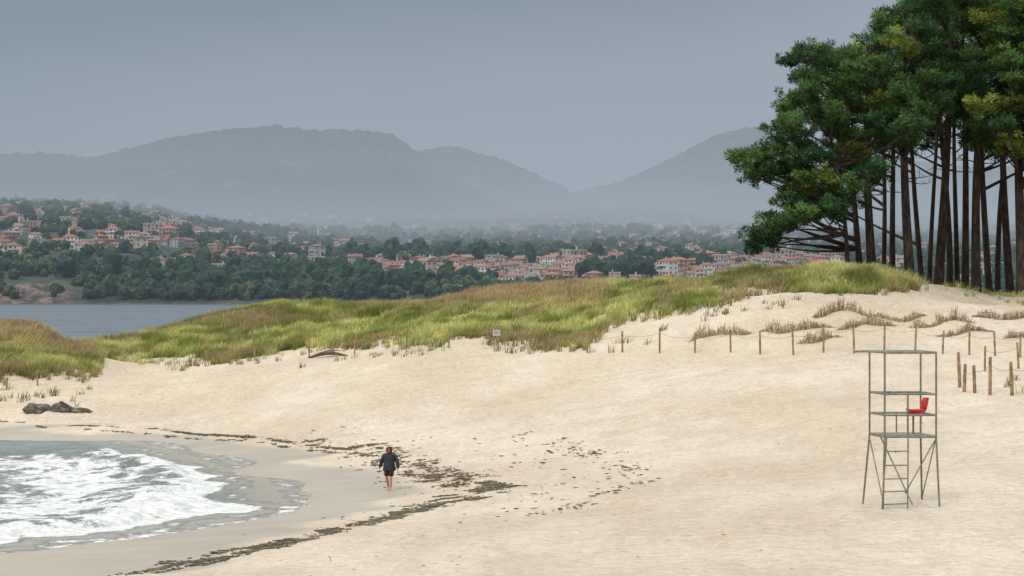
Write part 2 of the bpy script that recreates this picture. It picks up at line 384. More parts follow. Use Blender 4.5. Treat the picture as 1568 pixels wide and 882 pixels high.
def house_mesh(i,r):
    mb=MB();w=r.uniform(8,16);dp=r.uniform(7.5,9.5);st=r.choice([1,2,2,2,2,3,3]);h=st*2.9
    def block(x0,x1,y0,y1,st,hip,flat=False):
        h=st*2.9
        mb.box(((x0+x1)/2,(y0+y1)/2,h/2-2),(x1-x0,y1-y0,h+4),0)
        if flat:
            mb.box(((x0+x1)/2,(y0+y1)/2,h+.3),(x1-x0+.4,y1-y0+.4,.55),3)
        else: roof(mb,x0,x1,y0,y1,h+.05,r.uniform(1.5,2.2),hip)
        n=max(2,int((x1-x0)/2.6))
        for s in range(st):
            for k in range(n):
                if r.random()<.12: continue
                cx=x0+(k+.5)*(x1-x0)/n
                tall=r.random()<.25
                hh=2.0 if tall else 1.3
                mb.box((cx,y0-.04,s*2.9+(1.15 if tall else 1.55)),(r.choice([1.0,1.2,1.8]),.12,hh),2)
            for k in range(2):
                for sx in (x0-.04,x1+.04):
                    mb.box((sx,y0+(k+.5)*(y1-y0)/2,s*2.9+1.55),(.12,1.1,1.3),2)
            if s and r.random()<.5:
                mb.box(((x0+x1)/2,y0-.6,s*2.9-.05),((x1-x0)*.6,1.1,.18),3)
                mb.box(((x0+x1)/2,y0-1.1,s*2.9+.85),((x1-x0)*.6,.06,.08),3)
                for q in range(7): mb.box(((x0+x1)/2+(q/6-.5)*(x1-x0)*.59,y0-1.1,s*2.9+.43),(.06,.06,.76),3)
    flat=r.random()<.15
    block(-w/2,w/2,-dp/2,dp/2,st,r.random()<.6,flat)
    if r.random()<.6:
        a=r.uniform(4,7)
        sd=r.choice([-1,1])
        x0,x1=(w/2+.02,w/2+a) if sd>0 else (-w/2-a,-w/2-.02)
        block(x0,x1,-dp/2+1,dp/2-.6,max(1,st-1),False)
    mb.box((r.uniform(-w/4,w/4),1.5,h+1.6),(.7,.7,2.2),3)
    return mb.build('house_mesh_%d'%i,[wmats[r.randrange(8)] if i%3 else wmats[r.choice([0,0,3,1])],rmats[r.randrange(4)],winm,trim],link=False)
hr=random.Random(11)
hmesh=[house_mesh(i,hr) for i in range(34)]
hpos=[]
def addhouses(n,x0,x1,d0,d1,mind,fn=None,pw=1.0):
    t=0;c=0
    while c<n and t<n*40:
        t+=1
        px_=hr.uniform(x0,x1);D=d0+(d1-d0)*hr.random()**pw
        if fn and hr.random()>fn(px_,D): continue
        X_=(px_-CX)/F*D
        if any((X_-a)**2+((D-b_)*.8)**2<mind**2 for a,b_ in hpos): continue
        hpos.append((X_,D));c+=1
        z_=float(farz(np.array([px_]),np.array([D]))[0])
        o=bpy.data.objects.new('house',hmesh[hr.randrange(34)]);scene.collection.objects.link(o)
        o.location=(X_,D,z_);o.rotation_euler=(0,0,hr.gauss(0,.6));s=hr.uniform(.55,.92);o.scale=(s,s,s*hr.uniform(.85,1.1))
cln=lambda a,b_:float(fbm(np.array([a/70.]),np.array([b_/120.]),81,2)[0])
addhouses(235,540,1260,1235,1560,11,lambda a,b_:1 if cln(a,b_)>.36 else .25)
addhouses(120,520,1600,1560,2100,14,lambda a,b_:1 if cln(a,b_)>.42 else .2)
addhouses(26,1250,1750,1250,1500,16)
addhouses(110,-160,340,1430,2400,22,lambda a,b_:1 if cln(a,b_)>.4 else .45)
addhouses(10,240,500,1290,1400,22)
addhouses(55,200,540,1480,2150,17,lambda a,b_:1 if cln(a,b_)>.4 else .4)
addhouses(150,330,1250,2100,3250,24,lambda a,b_:1 if cln(a,b_)>.48 else .12)
addhouses(14,-100,150,1360,1480,18)

# ---------------- distant tree mass ----------------
import bmesh
bases=[]
for i in range(10):
    bm=bmesh.new();bmesh.ops.create_icosphere(bm,subdivisions=2,radius=1)
    V=np.array([v.co[:] for v in bm.verts]);T=np.array([[v.index for v in f.verts] for f in bm.faces]);bm.free()
    V=V*(1+.75*(RNG.random((len(V),1))-.5));V[:,2]*=RNG.uniform(.8,1.25);bases.append((V,T))
HP=np.array(hpos)
n=15000
tp=RNG.uniform(-400,1900,n);tD=1160+ (2700-1160)*RNG.random(n)**1.5
tx=(tp-CX)/F*tD
keep=~((tp<130)&(tD<1235)&(RNG.random(n)<.9))
dens=fbm(tx/50,tD/70,91,3);keep&=dens>RNG.uniform(.25,.6,n)
town=(tp>540)&(tp<1250)&(tD>1225)&(tD<1600);keep&=~(town&(RNG.random(n)<.72))
for i in np.where(keep)[0]:
    dx=HP[:,0]-tx[i];dy=HP[:,1]-tD[i]
    if np.any((np.abs(dx)<7)&(dy>-7)&(dy<26)) and RNG.random()<.93: keep[i]=False
ti=np.where(keep)[0]
tz=farz(tp[ti],tD[ti])
mb=MB()
def blob(x,y,z,r,hz,col):
    V,T=bases[RNG.integers(10)];a=RNG.random()*6.28
    Vr=np.stack([V[:,0]*math.cos(a)-V[:,1]*math.sin(a),V[:,0]*math.sin(a)+V[:,1]*math.cos(a),V[:,2]],1)
    Vr=Vr*np.array([r,r,hz])+np.array([x,y,z])
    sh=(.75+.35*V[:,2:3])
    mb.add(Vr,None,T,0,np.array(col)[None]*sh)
for k,i in enumerate(ti):
    r=RNG.uniform(1.4,3.6)*(1.25 if tD[i]>1700 else 1);g=RNG.random()
    col=(.016+.027*g,.036+.04*g,.022+.014*g)
    if RNG.random()<.12: col=(.09,.10,.04)
    hz=r*RNG.uniform(.8,1.5)
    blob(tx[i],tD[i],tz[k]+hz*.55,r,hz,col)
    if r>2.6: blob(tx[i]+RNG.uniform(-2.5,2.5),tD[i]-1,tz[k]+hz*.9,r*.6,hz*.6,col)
for (cx_,cD,nn,sp) in [(510,1330,80,14),(395,2250,90,30),(470,1300,50,20),(600,1600,60,40),(350,1230,90,45),(430,1225,90,45),(930,1300,40,14),(760,1620,50,40),(1010,1420,40,20),(640,1235,40,25)]:
    for _ in range(nn):
        X_=(cx_-CX)/F*cD+RNG.normal()*sp*.7;D_=cD+RNG.normal()*sp*.5;D_=max(D_,1175)
        z_=float(farz(np.array([CX+X_/D_*F]),np.array([D_]))[0]);r=RNG.uniform(2.4,5)
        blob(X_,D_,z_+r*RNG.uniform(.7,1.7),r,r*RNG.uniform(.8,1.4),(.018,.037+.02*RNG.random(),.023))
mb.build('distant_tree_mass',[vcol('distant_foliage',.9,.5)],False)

# ---------------- fog ----------------
def fogmat(name,sig,col):
    m=bpy.data.materials.new(name);m.use_nodes=True;nt=m.node_tree;nt.nodes.clear()
    o=nt.nodes.new('ShaderNodeOutputMaterial');a=nt.nodes.new('ShaderNodeVolumeAbsorption');e=nt.nodes.new('ShaderNodeEmission')
    a.inputs['Color'].default_value=(0,0,0,1);a.inputs['Density'].default_value=sig
    e.inputs['Color'].default_value=col+(1,);e.inputs['Strength'].default_value=sig  # emission stands in for overcast light scattered by the fog
    ad=nt.nodes.new('ShaderNodeAddShader');L(nt,a.outputs[0],ad.inputs[0]);L(nt,e.outputs[0],ad.inputs[1]);L(nt,ad.outputs[0],o.inputs['Volume'])
    return m
def fog(name,x0,x1,y0,y1,z0,z1,sig,col):
    mb=MB();mb.box(((x0+x1)/2,(y0+y1)/2,(z0+z1)/2),(x1-x0,y1-y0,z1-z0))
    mb.build(name,[fogmat(name,sig,col)])
fog('haze',-5000,5000,450,7500,-9,620,.00019,(.25,.32,.40))
fog('mist',-4800,4800,1700,7300,-7,210,.00036,(.41,.465,.52))
fog('mist',-4600,4600,2100,7100,-6,110,.00050,(.43,.48,.53))

# ---------------- dune grass ----------------
def grass(name,xr,yr,n,maskfn,h0,h1,colfn,blades=22):
    gx=RNG.uniform(*xr,n);gy=RNG.uniform(*yr,n)
    k=maskfn(gx,gy)>RNG.random(n);gx=gx[k];gy=gy[k];g0=ground(gx,gy);M=len(gx)
    cl=fbm(gx/1.3,gy/1.3,101,2)
    B=blades
    ox=gx[:,None]+RNG.normal(0,.12,(M,B));oy=gy[:,None]+RNG.normal(0,.12,(M,B))
    oz=np.repeat(g0[:,None],B,1)-.05
    ang=RNG.uniform(0,2*np.pi,(M,B));hh=RNG.uniform(h0,h1,(M,B))*(.4+1.1*cl[:,None]);lean=RNG.uniform(.1,.75,(M,B))*hh
    w=RNG.uniform(.010,.024,(M,B))
    lx=np.cos(ang)*lean+.18*hh;ly=np.sin(ang)*lean
    wa=RNG.uniform(0,np.pi,(M,B));wx=np.cos(wa)*w;wy=np.sin(wa)*w*.4
    def st(a,b_,c_): return np.stack([a,b_,c_],-1)
    P=np.stack([st(ox-wx,oy-wy,oz),st(ox+wx,oy+wy,oz),
      st(ox+lx*.35+wx*.8,oy+ly*.35,oz+hh*.6),st(ox+lx*.35-wx*.8,oy+ly*.35,oz+hh*.6),st(ox+lx,oy+ly,oz+hh)],2).reshape(-1,3)
    base=np.arange(M*B)*5
    Q=np.stack([base,base+1,base+2,base+3],1);T=np.stack([base+3,base+2,base+4],1)
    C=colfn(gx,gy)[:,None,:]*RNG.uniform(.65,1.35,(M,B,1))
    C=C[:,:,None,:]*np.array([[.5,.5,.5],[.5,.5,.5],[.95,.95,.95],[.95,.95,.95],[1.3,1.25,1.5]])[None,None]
    return mesh_np(name,P,[Q,T],[vcol('grass_blades',.65,None,.25)],False,{'Col':C.reshape(-1,3)})
def gcol(x,y):
    px=CX+x/y*F;dc=np.interp(px,Dcx,Dcy)
    n=fbm(x/5,y/5,111,3)[:,None];n2=fbm(x/1.5,y/1.5,113,2)[:,None]
    n2=sst(.25,.75,n2)
    g=np.array([.17,.205,.05])*(1-n2)+np.array([.47,.47,.175])*n2
    g=g*(1.2-.5*sst(.4,.62,n))
    br=np.array([.43,.31,.17])
    w=(sst(600,660,px)*(1-sst(900,960,px))*sst(-18,-8,y-dc+10*(n[:,0]-.5)))[:,None]*.7
    lf=((1-sst(110,170,px))*sst(-13,-4,y-dc+8*(n[:,0]-.5)))[:,None]*.7
    w=np.maximum(w,lf);w=np.maximum(w,sst(.54,.66,n)*.45)
    return g*(1-w)+br*w
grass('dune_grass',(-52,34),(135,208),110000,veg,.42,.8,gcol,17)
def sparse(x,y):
    px=CX+x/y*F;df=np.interp(px,Dfx,Dfy)
    a=np.exp(-((y-df+4)/4.5)**2)*.25*sst(.42,.6,fbm(x/2.5,y/2.5,121,2))*(1-sst(1100,1150,px))
    b_=sst(1040,1100,px)*(y>138)*(y<152)*.10*sst(.5,.62,fbm(x/2,y/3,123,2))*(1-sst(1400,1440,px))
    c_=sst(1380,1420,px)*sst(150,156,y)*.25*sst(.4,.6,fbm(x/3,y/4,125,2))
    d_=sst(1520,1550,px)*(y<99)*(y>93)*.12
    return np.maximum(np.maximum(a,b_),np.maximum(c_,d_))
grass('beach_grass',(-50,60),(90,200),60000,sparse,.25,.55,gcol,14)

# ---------------- pine trees ----------------
bark,nt,b=newmat('pine_bark')
f=maprange(nt,noise(nt,2.2,5,.7,stretch=(2.5,2.5,.6)),.35,.65)
L(nt,mixc(nt,f,(.022,.017,.014),(.1,.07,.052)),b.inputs['Base Color']);b.inputs['Roughness'].default_value=.95
bp=nt.nodes.new('ShaderNodeBump');bp.inputs['Distance'].default_value=.08;L(nt,f,bp.inputs['Height']);L(nt,bp.outputs[0],b.inputs['Normal'])
needm=vcol('pine_needles',.55,None,.2)
trunks=[(1296,157,1276,165,.17),(1320,163,1296,90,.25),(1337,160,1335,70,.34),(1352,172,1350,60,.2),(1368,169,1345,30,.24),(1394,160,1380,5,.36),(1412,174,1404,-10,.22),(1424,170,1432,-20,.18),
(1438,163,1462,-30,.36),(1453,176,1440,-40,.26),(1466,171,1480,-40,.2),(1479,168,1465,-50,.28),(1497,162,1528,-60,.34),(1517,178,1502,-40,.28),(1530,172,1536,-40,.22),(1546,167,1540,-70,.3),(1564,160,1588,-60,.38),
(1606,170,1610,-60,.35),(1650,164,1660,-70,.38),(1700,172,1700,-60,.35),(1755,166,1760,-50,.38)]
poly=[(1385,-90),(1378,0),(1325,30),(1305,68),(1212,66),(1192,100),(1208,135),(1184,150),(1178,190),(1168,212),(1108,234),(1124,264),(1160,287),(1196,307),(1176,325),(1144,345),(1141,387),(1185,394),(1225,345),(1290,330),(1340,305),(1360,262),(1400,235),(1450,225),(1500,240),(1568,270),(1620,250),(1850,240),(1850,-90)]
def inside(px_,py_):
    c=False;n=len(poly);j=n-1
    for i in range(n):
        xi,yi=poly[i];xj,yj=poly[j]
        if (yi>py_)!=(yj>py_) and px_<(xj-xi)*(py_-yi)/(yj-yi)+xi: c=not c
        j=i
    return c
TR=[]
for (bx,D,tx_,ty,r) in trunks:
    X0=(bx-CX)/F*D;z0=gz(X0,D)-.3;X1=(tx_-CX)/F*D;z1=CH+(CY-ty)/F*D
    t=np.linspace(0,1,16);wobx=np.sin(t*random.uniform(2,5)+random.uniform(0,6));wobx-=wobx[0]
    cx_=X0+(X1-X0)*t**1.3+wobx*.35;cy_=D+np.sin(t*4+random.uniform(0,6))*.4;cz_=z0+(z1-z0)*t
    P=np.stack([cx_,cy_,cz_],1);R=r*(1.18-.18*np.minimum(1,t*12))*(1-.72*t**1.1)
    TR.append(dict(P=P,R=R,mb=MB(),np=0))
    TR[-1]['mb'].tube(P,R,10,0)
def needles(mb,C,n,rad,col):
    k=len(C);d=RNG.normal(size=(k,n,3));d/=np.linalg.norm(d,axis=2)[:,:,None];d[:,:,2]=d[:,:,2]*.8+.2
    r0=rad*RNG.uniform(0,.5,(k,n,1));ln=rad*RNG.uniform(.5,.85,(k,n,1))
    A=C[:,None]+d*r0;Bp=A+d*ln
    s=np.cross(d,RNG.normal(size=(k,n,3)));s/=np.linalg.norm(s,axis=2)[:,:,None]+1e-9
    w=RNG.uniform(.022,.045,(k,n,1))
    M_=A+d*ln*.5
    V=np.stack([A,M_+s*w,Bp,M_-s*w],2).reshape(-1,3)
    b0=np.arange(k*n)*4
    Q=np.stack([b0,b0+1,b0+2,b0+3],1)
    cc=np.asarray(col)[:,None,:]*RNG.uniform(.6,1.5,(k,n,1))
    cc=np.repeat(cc.reshape(-1,3),4,axis=0)
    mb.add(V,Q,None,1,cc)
pads=[]
manual=[(1130,243,158),(1160,250,157),(1192,262,159),(1228,255,158),(1165,352,157),(1157,375,158),(1195,345,156),(1225,335,158),(1262,322,158),(1212,92,162),(1240,88,161),(1208,165,160),(1202,190,159),(1245,300,160),(1275,290,157),(1305,300,159)]
for p_ in manual: pads.append(p_+(.85,))
tries=0
while len(pads)<700 and tries<70000:
    tries+=1
    px_=random.uniform(1110,1850);py_=random.uniform(-90,395);D=random.uniform(153,181)
    if sum(inside(px_+a,py_+b_) for a,b_ in((16,0),(-16,0),(0,11),(0,-11)))<4: continue
    if px_<1260: D=random.uniform(153,167)
    if py_>190 and random.random()<.35: continue
    if any(abs(px_-q[0])<20 and abs(py_-q[1])<14 and abs(D-q[2])<4 for q in pads): continue
    pads.append((px_,py_,D,random.uniform(.55,1.15)))
def bez(a,b_,c_,n=7):
    t=np.linspace(0,1,n)[:,None];return a*(1-t)**2+2*b_*t*(1-t)+c_*t*t
for (px_,py_,D,sc) in pads:
    C=np.array(world(px_,py_,D))
    best=None
    for T_ in TR:
        P=T_['P'];zt=P[:,2]
        hz=np.hypot(np.interp(C[2],zt,P[:,0])-C[0],np.interp(C[2],zt,P[:,1])-C[1])
        if C[2]>zt[-1]+1.5: hz+=6
        if best is None or hz<best[0]: best=(hz,T_)
    hz,T_=best;P=T_['P'];zt=P[:,2]
    za=min(max(C[2]-.38*hz-.6,zt[0]+ (3 if px_<1300 else 7.5)),zt[-1]-.6)
    A=np.array([np.interp(za,zt,P[:,0]),np.interp(za,zt,P[:,1]),za])
    mid=(A+C)/2+np.array([random.uniform(-.4,.4),random.uniform(-.4,.4),random.uniform(-.9,.2)])
    Ln=np.linalg.norm(C-A);r0=min(.045+.013*Ln,.14)
    mb=T_['mb'];mb.tube(bez(A,mid,C-np.array([0,0,.25])),np.linspace(r0,.03,7),6,0,cap=False)
    k=int(15*sc*sc)+8
    off=RNG.normal(size=(k,3));off/=np.linalg.norm(off,axis=1)[:,None];off*=RNG.random((k,1))**.4*RNG.uniform(.7,1.35,(k,1))
    pc=C+off*np.array([1.3,1.3,.8])*sc
    for j in range(0,k,3): mb.tube(np.array([C-[0,0,.3],(C+pc[j])/2+[0,0,-.05],pc[j]]),[.035,.025,.012],4,0,cap=False)
    g=random.random();base=np.array([.034,.085,.036])*(1-g)+np.array([.09,.165,.05])*g
    if px_>1480 and random.random()<.3 or random.random()<.1: base=np.array([.16,.21,.045])
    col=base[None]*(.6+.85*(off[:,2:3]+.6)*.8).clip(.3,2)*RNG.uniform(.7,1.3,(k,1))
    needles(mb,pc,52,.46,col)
for _ in range(70):
    T_=TR[random.choice([1,2,3,4,5,6,7,8,9,10,12])];i=random.randint(6,14);A=T_['P'][i];a=random.uniform(0,6.28);l=random.uniform(1,3.2)
    C=A+np.array([math.cos(a)*l,math.sin(a)*l,random.uniform(-.4,1.4)])
    T_['mb'].tube(bez(A,(A+C)/2+[0,0,random.uniform(-.5,.3)],C,6),np.linspace(.05,.01,6),4,0,cap=False)
    for _2 in range(4):
        s_=A+(C-A)*random.uniform(.4,1);T_['mb'].tube(np.array([s_,s_+np.array([random.uniform(-.6,.6),random.uniform(-.6,.6),random.uniform(-.3,.7)])]),[.02,.008],4,0,cap=False)
for T_ in TR: T_['mb'].build('pine_tree',[bark,needm],False)

# ---------------- wrack ----------------
bm=bmesh.new();bmesh.ops.create_icosphere(bm,subdivisions=1,radius=1)
IV=np.array([v.co[:] for v in bm.verts]);IT=np.array([[v.index for v in f.verts] for f in bm.faces]);bm.free()
WP=[]
def along(pts,n,jit,off=0,gate=.5):
    pts=np.array([hit(*q)[:2] for q in pts]);sg=np.linalg.norm(np.diff(pts,axis=0),axis=1);cs=np.concatenate([[0],np.cumsum(sg)])
    t=RNG.random(n)*cs[-1]
    cxn=np.interp(t,cs,pts[:,0]);cyn=np.interp(t,cs,pts[:,1])
    k=fbm(t/.5,t*0+jit*7+off,131,3)>RNG.uniform(gate-.04,gate+.04,n)
    wv=(fbm(t/1.3,t*0+off*3+1,137,3)-.5)*3.2*(jit>.13)
    j=RNG.normal(0,jit,(n,2))
    return np.stack([cxn+j[:,0]+wv*.5,cyn+j[:,1]+wv+off],1)[k]
WP.append(along(wrack[:7],2400,.12,0,.46));WP.append(along(wrack[2:8],1100,.12,-1.6,.55))
WP.append(along(wrack[5:10],1300,.16,0,.5))
for o_ in (-3.4,-1.8,1.6,3.2): WP.append(along(wrack[6:10],800,.16,o_,.54))
WP.append(along(wrack[9:],2000,.15,0,.49))
for o_ in (1.2,2.6,4.2): WP.append(along(wrack[9:13],700,.15,o_,.54))
WP.append(along(wrack[11:],1300,.15,1.3,.52));WP.append(along(wrack[12:],900,.15,-1.0,.54))
WP.append(along([(820,792),(900,768),(980,738),(940,700),(800,668)],420,.45,0,.5))
WP.append(along([(450,672),(620,680),(760,700),(860,745),(760,790)],260,1.0,0,.5))
WP.append(along([(520,700),(620,728),(680,748),(640,765),(540,800)],420,.7,0,.52))
WP.append(np.stack([RNG.uniform(-12,24,420),RNG.uniform(52,125,420)],1))
wp=np.concatenate(WP);wz=ground(wp[:,0],wp[:,1])
mb=MB()
for i in range(len(wp)):
    s=RNG.uniform(.02,.075)*(.45 if i>len(wp)-421 else 1);a=RNG.random()*6.28
    V=IV*np.array([s*RNG.uniform(1,2.8),s*RNG.uniform(.6,1.2),s*.3])*(1+.6*(RNG.random((12,1))-.5))
    V=np.stack([V[:,0]*math.cos(a)-V[:,1]*math.sin(a),V[:,0]*math.sin(a)+V[:,1]*math.cos(a),V[:,2]],1)
    mb.add(V+[wp[i,0],wp[i,1],wz[i]+.015],None,IT,0,np.array([.08,.068,.042])*RNG.uniform(.5,2.0))
mb.build('seaweed_wrack',[vcol('seaweed',.8)],False)

# ---------------- fences ----------------
wood=simple('weathered_wood',(.27,.18,.10),.9,.4,4)
def fence(pts,h,name='rope_fence',rad=.055):
    mb=MB();tops=[]
    for (px_,py_) in pts:
        X_,D_,z_=hit(px_,py_);lx=random.uniform(-.09,.09);hh=h*random.uniform(.82,1.12)
        mb.tube(np.array([[X_,D_,z_-.3],[X_+lx*.5,D_,z_+hh*.5],[X_+lx,D_,z_+hh]]),[rad,rad*.95,rad*.85],8)
        tops.append(np.array([X_+lx,D_,z_+hh*.8]))
    for a,b_ in zip(tops[:-1],tops[1:]):
        if np.linalg.norm(a-b_)<9: mb.tube(bez(a,(a+b_)/2-[0,0,.3],b_,6),.009,4,cap=False)
    mb.build(name,[wood],False)
fence([(236,549),(315,552),(390,552),(474,548),(543,545),(622,539),(687,534),(762,535),(841,537),(899,541),(953,541),(1010,542),(1064,541),(1119,541),(1164,543),(1215,543),(1261,541),(1308,541),(1354,538),(1401,541),(1443,543),(1484,545),(1524,546),(1562,547)],1.35)
fence([(1470,594),(1476,600),(1493,602),(1516,605),(1550,606),(1590,604)],1.35,rad=.075)
fence([(1508,568),(1560,566)],1.1)
fence([(10,598),(58,592),(124,578)],.9)
twig=simple('brushwood',(.36,.26,.165),.95,.35,3)
def brush(a,b_,h,arch):
    A=np.array(hit(*a));B=np.array(hit(*b_));n=max(20,int(np.linalg.norm(B-A)/.014));mb=MB()
    sd=a[0]
    hf=lambda t:h*(.35+.4*abs(math.sin(t*math.pi*arch+.4)))*(.35+1.2*float(vn(np.array([t*11]),np.array([sd*.37]),5)[0]))*min(1,6*t+.1,6*(1-t)+.1)
    yf=lambda t:A[1]+(B[1]-A[1])*t+math.sin(t*6+sd)*.7
    for i in range(n):
        t=min(1,max(0,i/(n-1)+random.uniform(-.004,.004)));x_=A[0]+(B[0]-A[0])*t;y_=yf(t)
        z_=gz(x_,y_) if i%6==0 else z_
        hh=hf(t)*random.uniform(.5,1.15)
        mb.tube(np.array([[x_,y_,z_-.1],[x_+random.uniform(-.22,.22),y_+random.uniform(-.3,.05),z_+hh]]),[.015,.009],3,cap=False)
    for q in (.3,.7):
        P=[]
        for t in np.linspace(0,1,22):
            x_=A[0]+(B[0]-A[0])*t;y_=yf(t);P.append([x_,y_,gz(x_,y_)+hf(t)*q])
        mb.tube(np.array(P),.014,4)
    mb.build('brushwood_fence',[twig],False)
for q in [((1055,522),(1150,508),.75,2),((1165,510),(1280,504),.8,2),((1222,527),(1290,520),.65,1),((1280,504),(1372,499),.8,2),((1392,502),(1492,496),.9,3),((1242,484),(1330,484),.9,1),((1490,490),(1580,486),.7,2),((1430,514),(1520,508),.65,2),((1540,520),(1640,512),.7,2),((1340,490),(1420,486),.5,2)]: brush(*q)

# sign
X_,D_,z_=hit(760,536)
mb=MB()
for dx in(-.14,.14): mb.tube(np.array([[X_+dx,D_-.6,z_-.3],[X_+dx,D_-.6,z_+1.0]]),.03,8,0)
mb.box((X_,D_-.64,z_+1.0),(.42,.03,.34),1);mb.box((X_,D_-.661,z_+1.06),(.32,.008,.04),2);mb.box((X_,D_-.661,z_+.95),(.28,.008,.035),2)
mb.build('notice_sign',[wood,simple('sign_panel',(.5,.5,.48),.5,.1),simple('sign_text',(.08,.1,.2),.5,.05)])

# rocks & driftwood
rockm,nt,b=newmat('rock');f=maprange(nt,noise(nt,2.2,7,.7),.4,.62)
L(nt,mixc(nt,f,(.05,.047,.035),(.24,.22,.17)),b.inputs['Base Color']);b.inputs['Roughness'].default_value=.9
bp=nt.nodes.new('ShaderNodeBump');bp.inputs['Distance'].default_value=.2;L(nt,noise(nt,3.5,6,.75),bp.inputs['Height']);L(nt,bp.outputs[0],b.inputs['Normal'])
def rockobj(px_,py_,sx,sy,sz,seed):
    bm=bmesh.new();bmesh.ops.create_icosphere(bm,subdivisions=4,radius=1)
    V=np.array([v.co[:] for v in bm.verts]);T=np.array([[v.index for v in f.verts] for f in bm.faces]);bm.free()
    n_=fbm(V[:,0]*1.7+V[:,2]+seed,V[:,1]*1.7-V[:,2],seed,5);V=V*(.35+1.3*n_)[:,None]
    X_,D_,z_=hit(px_,py_)
    mesh_np('rock',V*[sx,sy,sz]+[X_,D_,z_+.0],[T],[rockm],False)
rockobj(57,629,.75,.6,.36,3);rockobj(45,630,.35,.4,.2,4);rockobj(95,628,.6,.5,.36,6);rockobj(120,629,.7,.5,.22,8);rockobj(108,630,.3,.3,.16,9);rockobj(135,630,.25,.3,.1,12)
A=np.array(hit(472,549));B=np.array(hit(532,547))
mb=MB();mb.tube(np.array([A+[0,0,.02],A*.7+B*.3+[0,0,.22],(A+B)/2+[0,0,.3],A*.25+B*.75+[0,0,.18],B+[0,0,.03]]),[.05,.12,.15,.1,.04],8)
mb.tube(np.array([(A+B)/2+[0,0,.25],(A+B)/2+[.5,0,.45],(A+B)/2+[.9,0,.4]]),[.06,.04,.02],6)
mb.build('driftwood_log',[simple('driftwood',(.09,.065,.045),.9,.4,5)],True)
X_,D_,z_=hit(507,862);mb=MB();mb.tube(np.array([[X_,D_,z_-.05],[X_-.02,D_,z_+.12],[X_-.08,D_,z_+.15]]),.012,6);mb.build('stick',[wood])

# ---------------- lifeguard tower ----------------
steel=simple('galvanised_steel',(.17,.18,.14),.55,.3,6,.3)
seatm=simple('red_plastic',(.55,.02,.02),.35,.12,4)
tw=bpy.data.objects.new('lifeguard_chair',None);scene.collection.objects.link(tw)
TX,TY,TZ=hit(1386,771)
def part(mb,name,mats,sm=False):
    o=mb.build(name,mats,sm);o.parent=tw;o.location=(0,0,0);return o
tw.location=(TX,TY,TZ)
s=TY/F
def q(px_): return (px_-1386)*s
zb=lambda py_:(771-py_)*s
dy=.65;r_=.028
FL,FR,BL,BR=q(1349),q(1427),q(1337),q(1416)
def bar(mb,a,b_,r=r_): mb.tube(np.array([a,b_],float),r,8)
mb=MB()
zp=zb(667);zt=zb(539)
for (xx,yy,fx,fy) in ((FL,-dy,q(1345),-dy-.12),(FR,-dy,q(1431),-dy-.12),(BL,dy,q(1327),dy+.1),(BR,dy,q(1419),dy+.1)):
    g0=gz(TX+fx,TY+fy)-TZ
    mb.tube(np.array([[fx,fy,g0-.12],[xx,yy,zp],[xx,yy,zt]]),r_,8)
part(mb,'legs',[steel])
mb=MB()
for py_ in (602,634,667):
    z_=zb(py_)
    bar(mb,(FL,-dy,z_),(FR,-dy,z_));bar(mb,(BL,dy,z_+.0),(BR,dy,z_));bar(mb,(FL,-dy,z_),(BL,dy,z_));bar(mb,(FR,-dy,z_),(BR,dy,z_))
bar(mb,(q(1384),-dy,zb(602)),(q(1384),-dy,zp));bar(mb,(q(1384)-.1,dy,zb(634)),(q(1384)-.1,dy,zp),.02)
part(mb,'rails',[steel])
mb=MB();z_=zt
bar(mb,(FL,-dy,z_),(FR,-dy,z_),.033);bar(mb,(q(1312),dy,z_),(BR,dy,z_),.033);bar(mb,(FR,-dy,z_),(BR,dy,z_),.033);bar(mb,(FL,-dy,z_),(BL,dy,z_));bar(mb,(q(1312),dy,z_),(FL,-dy,z_),.02)
part(mb,'canopy_frame',[steel])
mb=MB()
for i in range(7):
    yy=-dy+.08+i*(2*dy-.16)/6;mb.box(((FL+FR)/2-.11*(i/6)*2+.0,yy,zp+.035),(FR-FL-.06,.13,.03))
part(mb,'platform',[simple('platform_boards',(.25,.24,.2),.8,.3,4)])
mb=MB()
g0=gz(TX+q(1345),TY-dy-.2)-TZ
L0=np.array([q(1343),-dy-.2,g0-.08]);L1=np.array([q(1349)+.05,-dy-.05,zp]);R0=np.array([q(1382),-dy-.2,g0-.05]);R1=np.array([q(1384),-dy-.05,zp])
bar(mb,L0,L1,.02);bar(mb,R0,R1,.02)
for t in (.1,.27,.44,.62,.81): bar(mb,L0+(L1-L0)*t,R0+(R1-R0)*t,.018)
part(mb,'ladder',[steel])
mb=MB()
bar(mb,(q(1352),dy,zp),(q(1392),-dy+.1,.02),.018);bar(mb,(q(1425),-dy,zb(672)),(q(1379),-dy-.1,zb(752)),.018);bar(mb,(FR,-dy,zp),(q(1419),dy+.1,.1),.018);bar(mb,(BL,dy,zp-.1),(q(1346),-dy-.1,.1),.018)
part(mb,'braces',[steel])
mb=MB()
prof=[(-.27,.03),(-.25,.0),(-.1,-.02),(.1,-.01),(.2,.03),(.25,.12),(.28,.27),(.31,.42)]
sx0=q(1403);sz0=zb(632)
V=[];nw=9
for th in (0,.025):
    for i,(a,zz) in enumerate(prof):
        up_=1 if i>4 else 0
        for j in range(nw):
            v=j/(nw-1)*2-1
            wd=.25*(1-.25*(i==len(prof)-1)-.12*(i==0))
            curl=.11*abs(v)**3
            V.append((sx0+a-(curl if up_ else 0)+(th if up_ else 0),-.1+v*wd,sz0+zz+(0 if up_ else curl)-(0 if up_ else th)))
n=len(prof);Q=[]
for o in (0,n*nw):
    for i in range(n-1):
        for j in range(nw-1): Q.append([o+i*nw+j,o+i*nw+j+1,o+(i+1)*nw+j+1,o+(i+1)*nw+j])
